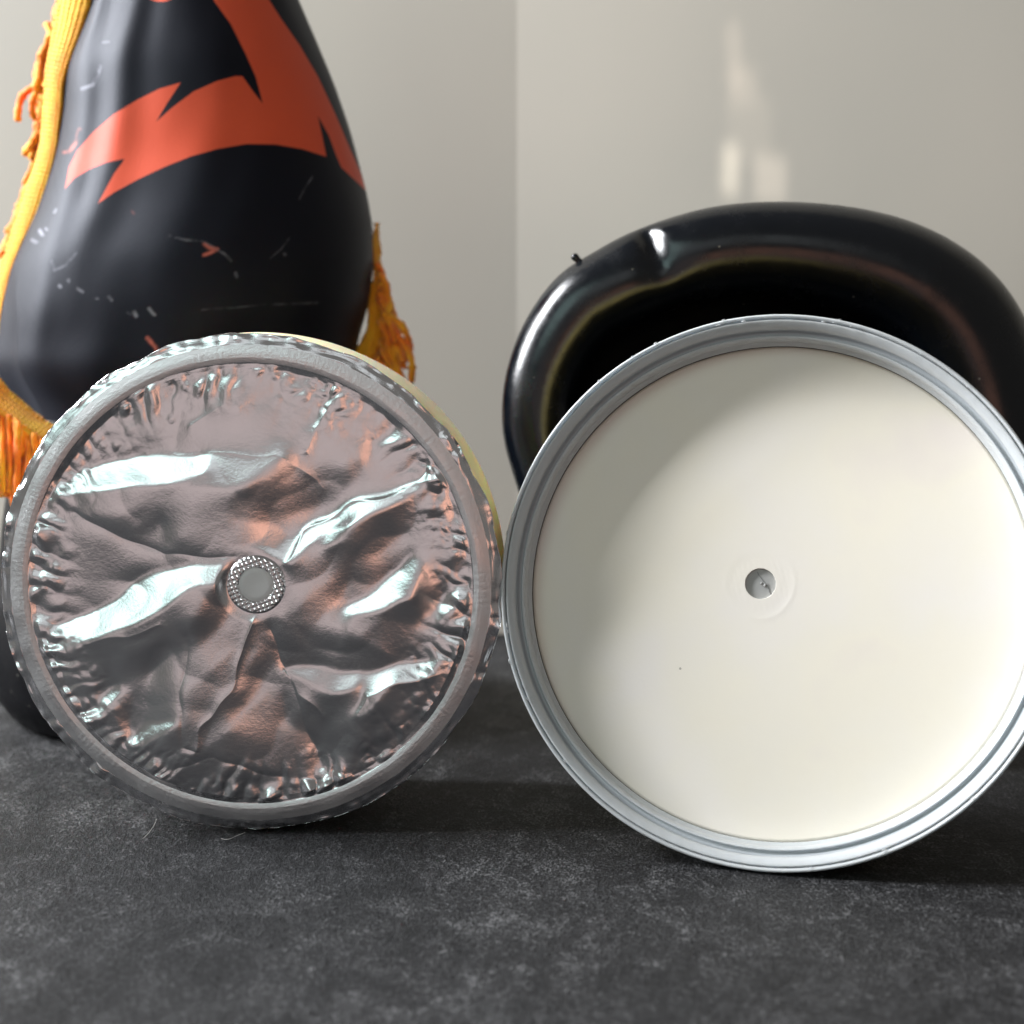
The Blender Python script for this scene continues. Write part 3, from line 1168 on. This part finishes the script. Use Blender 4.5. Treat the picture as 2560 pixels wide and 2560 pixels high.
# hem height (photograph rows) along the width: left corner high, middle low, right corner higher
hemP = np.interp(sA, [-1.0, -0.97, -0.93, -0.86, -0.78, -0.70, -0.3, 0.2, 0.6, 0.85, 1.0], [915, 955, 985, 1020, 1060, 1100, 1170, 1180, 1150, 1060, 1000])
hemP = np.convolve(np.pad(hemP, 6, mode='wrap'), np.ones(13) / 13, mode='valid')
tr_ = np.linspace(0, 1, NZ)
WN = blur(fft_noise(512, 3, 20, 1.5, 83), 5)
wn_u = (np.arange(NA) * 1.0 / NA * 430)
for i in range(NZ):
    PY = -640 + (hemP + 640) * tr_[i]
    X0 = np.interp(PY, pyv, xl)
    X1 = np.interp(PY, pyv, xr)
    v_ = 1280.0 - PY
    tt_ = VY / (FPX * cp + v_ * sp)
    Zz = CAM_H + (v_ * cp - FPX * sp) * tt_
    xa = (X0 - 1280) * tt_
    xb = (X1 - 1280) * tt_
    c = (xa + xb) / 2
    w = (xb - xa) / 2 * 0.985
    s = sA
    k = (PY - 300) / 900.0
    fold = np.zeros(NA)
    for (amp, pos, wd, drift) in ((1.7, -0.78, 0.11, 0.16), (-1.0, -0.58, 0.10, 0.02), (1.9, -0.42, 0.12, -0.16), (-0.8, -0.20, 0.14, 0.06), (0.5, -0.93, 0.05, 0.02)):
        fold += amp * np.exp(-((s - pos - drift * k * 1.6 - 0.025 * np.sin(3 * k + pos * 9)) / wd) ** 2) * (0.65 + 0.35 * np.sin(2.4 * k + pos * 7))
    fold *= np.where(np.sin(th) <= 0, 1, 0.3) * np.clip(w / 0.040, 0.3, 1) ** 1.5
    wr = bilin(WN, wn_u + 40 * tr_[i], np.full(NA, 30 + 260 * tr_[i])) * np.clip(0.75 - 0.55 * s, 0.1, 1.2)
    fold = fold + wr * 0.62
    V[i, :, 0] = c + w * s - np.abs(fold) * 0.0004 * s
    V[i, :, 1] = VY + (w * 0.80) * np.sin(th) - fold * 0.00068 * np.abs(np.sin(th)) ** 0.5
    V[i, :, 2] = Zz
# hem: the bottom row follows a slanting line, lower in the middle
pp = V.reshape(-1, 3)
qx, qy = proj(pp)
# print in photograph pixels
mark = [(805, -60), (805, 0), (870, 90), (925, 200), (965, 290), (992, 392), (955, 345), (915, 288), (890, 287), (820, 305), (730, 345), (650, 405), (588, 460), (630, 390), (682, 311), (600, 335), (520, 375), (430, 430), (350, 500), (290, 570), (260, 630), (245, 712), (280, 672), (340, 637), (400, 613), (471, 599), (430, 655), (370, 768), (430, 726), (520, 677), (620, 630), (720, 590), (820, 562), (930, 543), (1040, 545), (1140, 562), (1231, 591), (1215, 510), (1199, 437), (1240, 510), (1264, 575), (1288, 632), (1340, 680), (1388, 727), (1360, 650), (1320, 560), (1265, 430), (1200, 290), (1130, 170), (1060, 70), (1012, -5), (980, -60), (780, -420), (600, -600), (520, -600), (700, -300)]
mark = [(x / q, y / q) for x, y in mark]
m2 = [(x / q, y / q) for x, y in [(565, -3), (585, 4), (605, 7), (625, 5), (648, -3), (640, -60), (570, -60)]]
sd = seg_dist(mark, qx, qy) * np.where(poly_mask(mark, qx, qy), 1, -1)
sd2 = seg_dist(m2, qx, qy) * np.where(poly_mask(m2, qx, qy), 1, -1)
sd = np.maximum(sd, sd2)
front = np.tile(np.sin(th) <= 0.02, (NZ, 1)).reshape(-1)
sd = np.where(front, sd, -5)


def specks(lines):
    v = np.zeros(len(qx))
    for pts, w, s in lines:
        pts = [(x / q, y / q) for x, y in pts]
        d = seg_dist(pts, qx, qy, closed=False)
        v = np.maximum(v, np.clip(1.25 - d / (0.72 * w / q), 0, 1) * s)
    return np.where(front, v, 0)


white_l = [([(378, 250), (365, 290), (350, 320), (310, 335)], 11, 0.9), ([(385, 160), (410, 158)], 7, 0.5), ([(210, 790), (205, 800)], 9, 0.9),
           ([(150, 870), (160, 885)], 12, 1), ([(172, 862), (176, 866)], 9, .9), ([(120, 905), (140, 915)], 11, 0.6), ([(195, 985), (205, 1020), (250, 1000), (290, 950)], 8, 0.5),
           ([(258, 1056), (264, 1062)], 12, 1), ([(224, 1078), (228, 1082)], 10, .9), ([(286, 1084), (294, 1090), (312, 1102)], 8, .9),
           ([(363, 1125), (370, 1128)], 6, .6), ([(410, 1118), (422, 1134)], 7, .6), ([(505, 1178), (514, 1192)], 11, 0.9), ([(480, 1180), (490, 1186)], 6, .7), ([(562, 1164), (574, 1180), (584, 1188)], 8, .9),
           ([(640, 888), (700, 905), (760, 908), (800, 930), (850, 960), (872, 985)], 5, 0.8), ([(888, 1030), (894, 1046)], 8, .6),
           ([(1020, 975), (1060, 940), (1090, 900)], 4, 0.6), ([(1130, 750), (1150, 710), (1178, 668)], 5, 0.5), ([(1072, 958), (1076, 962)], 7, .6),
           ([(760, 1168), (880, 1160), (1000, 1150), (1200, 1142)], 4.5, 0.35)]
red_l = [([(770, 920), (790, 935), (820, 940), (790, 955), (770, 962)], 10, 1), ([(300, 490), (285, 540), (262, 572)], 12, .8), ([(556, 1275), (580, 1300), (595, 1320), (590, 1340)], 12, 1), ([(240, 575), (262, 572)], 8, .6), ([(495, 795), (505, 805)], 5, .5)]
cloth = grid_obj('pennant_cloth', V - poff, M_cloth, pen, wrap=True, flip=True)
set_attr(cloth, 'mark', sd)
set_attr(cloth, 'speck', specks(white_l))
set_attr(cloth, 'speck_red', specks(red_l))


# braid ribbons: path (inner edge), outer edge; heightfield of knots
def interp_path(pts, n):
    P = np.array(pts, float)
    d = np.concatenate([[0], np.cumsum(np.linalg.norm(np.diff(P, axis=0), axis=1))])
    s = np.linspace(0, d[-1], n)
    return np.stack([np.interp(s, d, P[:, k]) for k in range(P.shape[1])], axis=1), d[-1]


def braid(name, inner, outer, Yi, Yo, cells_across=6, bulge=0.0012):
    n = 420
    I, Ln = interp_path(inner, n)
    O, _ = interp_path(outer, n)
    I = np.stack([smooth1(I[:, 0], 6), smooth1(I[:, 1], 6)], 1)
    O = np.stack([smooth1(O[:, 0], 6), smooth1(O[:, 1], 6)], 1)
    m = 46
    t = np.linspace(0, 1, m)
    V = np.zeros((n, m, 3))
    al = np.linspace(0, Ln / 11.0, n)
    jit = np.interp(np.arange(n), np.arange(0, n, 10), rng.normal(0, 2.2, len(range(0, n, 10))))
    for j, tt in enumerate(t):
        px_ = I[:, 0] * (1 - tt) + O[:, 0] * tt
        py_ = I[:, 1] * (1 - tt) + O[:, 1] * tt
        row = np.sin(np.pi * (tt * cells_across)) ** 2
        col_ = 0.5 + 0.5 * np.cos(2 * np.pi * (al + 0.5 * (int(tt * cells_across) % 2)))
        h = bulge * math.sin(math.pi * min(max(tt, 0.02), 0.98)) ** 0.5 + 0.00040 * (0.25 + 0.75 * row) * (0.15 + 0.85 * col_)
        if tt > 0.85 or tt < 0.1:
            px_ = px_ + (3.0 * col_ + jit * 0.6) * (1 if tt > 0.5 else -1) * (1 if O[:, 0].mean() > I[:, 0].mean() else -1)
        Y = Yi * (1 - tt) + Yo * tt
        for i in range(n):
            p = unproj(px_[i], py_[i], Y)
            V[i, j] = (p.x, p.y - h[i] if hasattr(h, '__len__') else p.y - h, p.z)
    bk_ = V.copy()
    bk_[..., 1] += 0.0009
    # closed section: front then back reversed
    V2 = np.concatenate([V, bk_[:, ::-1]], axis=1)
    o = grid_obj(name, V2 - poff, M_braid, pen, wrap=True)
    return o


sidey = VY - 0.004
braid('braid_trim', [(306, -260), (226, 0), (203, 80), (159, 192), (150, 318), (136, 411), (99, 530), (66, 603), (40, 663), (23, 729), (8, 800), (0, 862), (-12, 915)],
      [(225, -260), (146, 0), (138, 60), (118, 160), (108, 300), (97, 385), (60, 480), (28, 590), (2, 680), (-14, 760), (-34, 830), (-55, 900), (-70, 960)], VY - 0.012, VY - 0.0085)
braid('braid_trim', [(-30, 900), (0, 946), (17, 971), (50, 999), (86, 1030), (113, 1049), (137, 1064), (240, 1120), (420, 1190)],
      [(-80, 1000), (-20, 1020), (0, 1034), (40, 1058), (75, 1085), (100, 1105), (125, 1125), (225, 1185), (410, 1255)], VY - 0.030, VY - 0.037)
braid('braid_trim', [(939, 555), (931, 599), (929, 634), (936, 668), (937, 691), (927, 715), (921, 746), (921, 794), (916, 827), (904, 853), (888, 872), (850, 960), (820, 1060)],
      [(946, 555), (948, 610), (951, 650), (954, 680), (956, 720), (955, 760), (957, 800), (960, 840), (950, 875), (940, 900), (930, 940), (905, 1010), (890, 1090)], VY + 0.002, VY + 0.004, 3)

# fringe strands
def strand(px0, py0, px1, py1, Y, r=6.0, bend=0.0, curl=0.0, mat=None):
    r *= 1.25
    n = 16
    pts = []
    mpx = Y * 1.01 / FPX
    dx, dy = px1 - px0, py1 - py0
    L = math.hypot(dx, dy)
    nx, ny = -dy / (L + 1e-6), dx / (L + 1e-6)
    ph0 = random.uniform(0, 6.28)
    for k in range(n):
        t = k / (n - 1)
        o = bend * math.sin(math.pi * t) + curl * math.sin(7 * t + ph0) * t
        p = unproj(px0 + dx * t + nx * o, py0 + dy * t + ny * o, Y + 0.0012 * math.sin(5 * t + ph0))
        pts.append((p.x - poff[0], p.y - poff[1], p.z))
    tt = np.linspace(0, 1, n)
    rad = r * mpx * (1 + 0.16 * np.sin(np.arange(n) * 2.3 + ph0)) * (1 - 0.15 * tt)
    tube('fringe_strand', pts, rad, mat or M_fringe, pen, 7, (0.15, 0.5))


# left upper: short strands lying along the braid's outer edge
Lo = [(165, -60), (146, 0), (138, 60), (118, 160), (108, 300), (97, 385), (60, 480), (28, 590), (2, 680), (-14, 760), (-34, 830)]
Lp, Ll = interp_path(Lo, 104)
for k in range(104):
    x, y = Lp[k]
    if 300 < y < 360:
        continue
    ln = random.uniform(60, 110)
    far = 10 if y < 300 else 24
    strand(x + random.uniform(-4, 10), y, x - random.uniform(0, far) - ln * 0.16, y + ln, VY + 0.002 + random.uniform(0, 0.004), random.uniform(4.5, 6.5), random.uniform(-8, 5), 3)
# the loose tuft that curls away to the left
strand(118, 60, 130, 150, sidey, 7, -8, 2)
strand(128, 90, 88, 205, sidey, 8, 6, 3)
strand(112, 130, 92, 225, sidey - 0.001, 9, 4, 3)
strand(96, 212, 46, 305, sidey, 7.5, 22, 2, M_fringe)
strand(98, 214, 86, 300, sidey - 0.001, 7, 10, 2)
strand(112, 225, 92, 228, sidey, 7, 0, 0)
strand(103, 312, 62, 388, sidey, 9, -4, 3)
strand(110, 330, 76, 395, sidey, 8, 3, 3)
# left bottom: dense hanging fringe
for k in range(66):
    x = -34 + 2.8 * k + random.uniform(-2, 2)
    yt = np.interp(x, [-40, 0, 40, 75, 100, 125, 150], [1000, 1030, 1055, 1082, 1102, 1122, 1140]) - 8
    strand(x, yt, x + random.uniform(-6, 10), yt + random.uniform(185, 225), VY - 0.036 + random.uniform(-0.001, 0.002), random.uniform(4.6, 6.4), random.uniform(-4, 4), 2)
# right: strands spilling down and outwards
Ro = [(948, 650), (952, 680), (955, 720), (957, 760), (958, 800), (960, 840), (955, 875), (945, 900), (935, 940), (915, 990)]
Rp, _ = interp_path(Ro, 84)
for k in range(84):
    x, y = Rp[k]
    out = np.interp(y, [650, 700, 780, 880, 960, 1000], [14, 30, 52, 70, 92, 98])
    ln = random.uniform(70, 130)
    strand(x - random.uniform(0, 10), y, x + out * random.uniform(0.35, 1.0), y + ln, VY + 0.003 + random.uniform(-0.003, 0.003), random.uniform(5, 7.5), random.uniform(-12, 6), 4)
strand(975, 790, 1027, 880, VY, 8, -14, 2)
strand(985, 830, 1032, 955, VY, 8, -16, 3)

# ------------------------------------------------------------------ stray hairs on the table
def hair(name, pts, r, label):
    P, _ = interp_path(pts, 30)
    P = np.stack([smooth1(P[:, 0], 3), smooth1(P[:, 1], 3)], 1)
    w = []
    for x, y in P:
        # meet the table plane just in front of the jar
        p = unproj(x, y, 1.0)
        d = p - Vector((0, 0, CAM_H))
        t = (0.0006 - CAM_H) / d.z
        pp_ = Vector((0, 0, CAM_H)) + d * t
        w.append(tuple(pp_))
    m = simple('hair_fibre', (0.75, 0.72, 0.68), 0.4)
    o = tube(name, w, r, m, None, 5)
    return tag(o, label, 'fibre')


hair('stray_fibre', [(392, 2045), (385, 2065), (370, 2085), (355, 2098)], 0.00003, 'thin pale fibre on the table below the left part of the foil seal')
hair('stray_fibre', [(615, 2080), (590, 2090), (570, 2100), (550, 2096)], 0.00002, 'faint pale hair on the table under the middle of the foil seal')

# ------------------------------------------------------------------ small unseen lamps added to throw soft patches on the right wall
def wall_y(px):
    return 0.412 - 0.0


def patch(px, py, w, h, power, col, roll=0.0):
    # point on right wall
    Y = 0.40
    for _ in range(8):
        p = unproj(px, py, Y)
        Y = cy0 - (p.x - cx0) * math.tan(R(11))
    p = unproj(px, py, Y)
    src = p + Vector((-0.03, -0.11, 0.14))
    o = area_lamp('wall_patch_lamp', src, p, w, h, power, col, 2.0)
    o.rotation_euler.rotate_axis('Z', R(roll))


patch(1826, 425, 0.0045, 0.0085, 0.00016, (1.0, 0.94, 0.84))
patch(1926, 450, 0.0085, 0.0080, 0.00016, (1.0, 0.90, 0.82))
patch(1836, 140, 0.0040, 0.0110, 0.00006, (1.0, 0.86, 0.76), 8)
patch(1858, 215, 0.0075, 0.0060, 0.00006, (1.0, 0.86, 0.76), 4)

patch(1872, 330, 0.0120, 0.0120, 0.00010, (1.0, 0.90, 0.80))
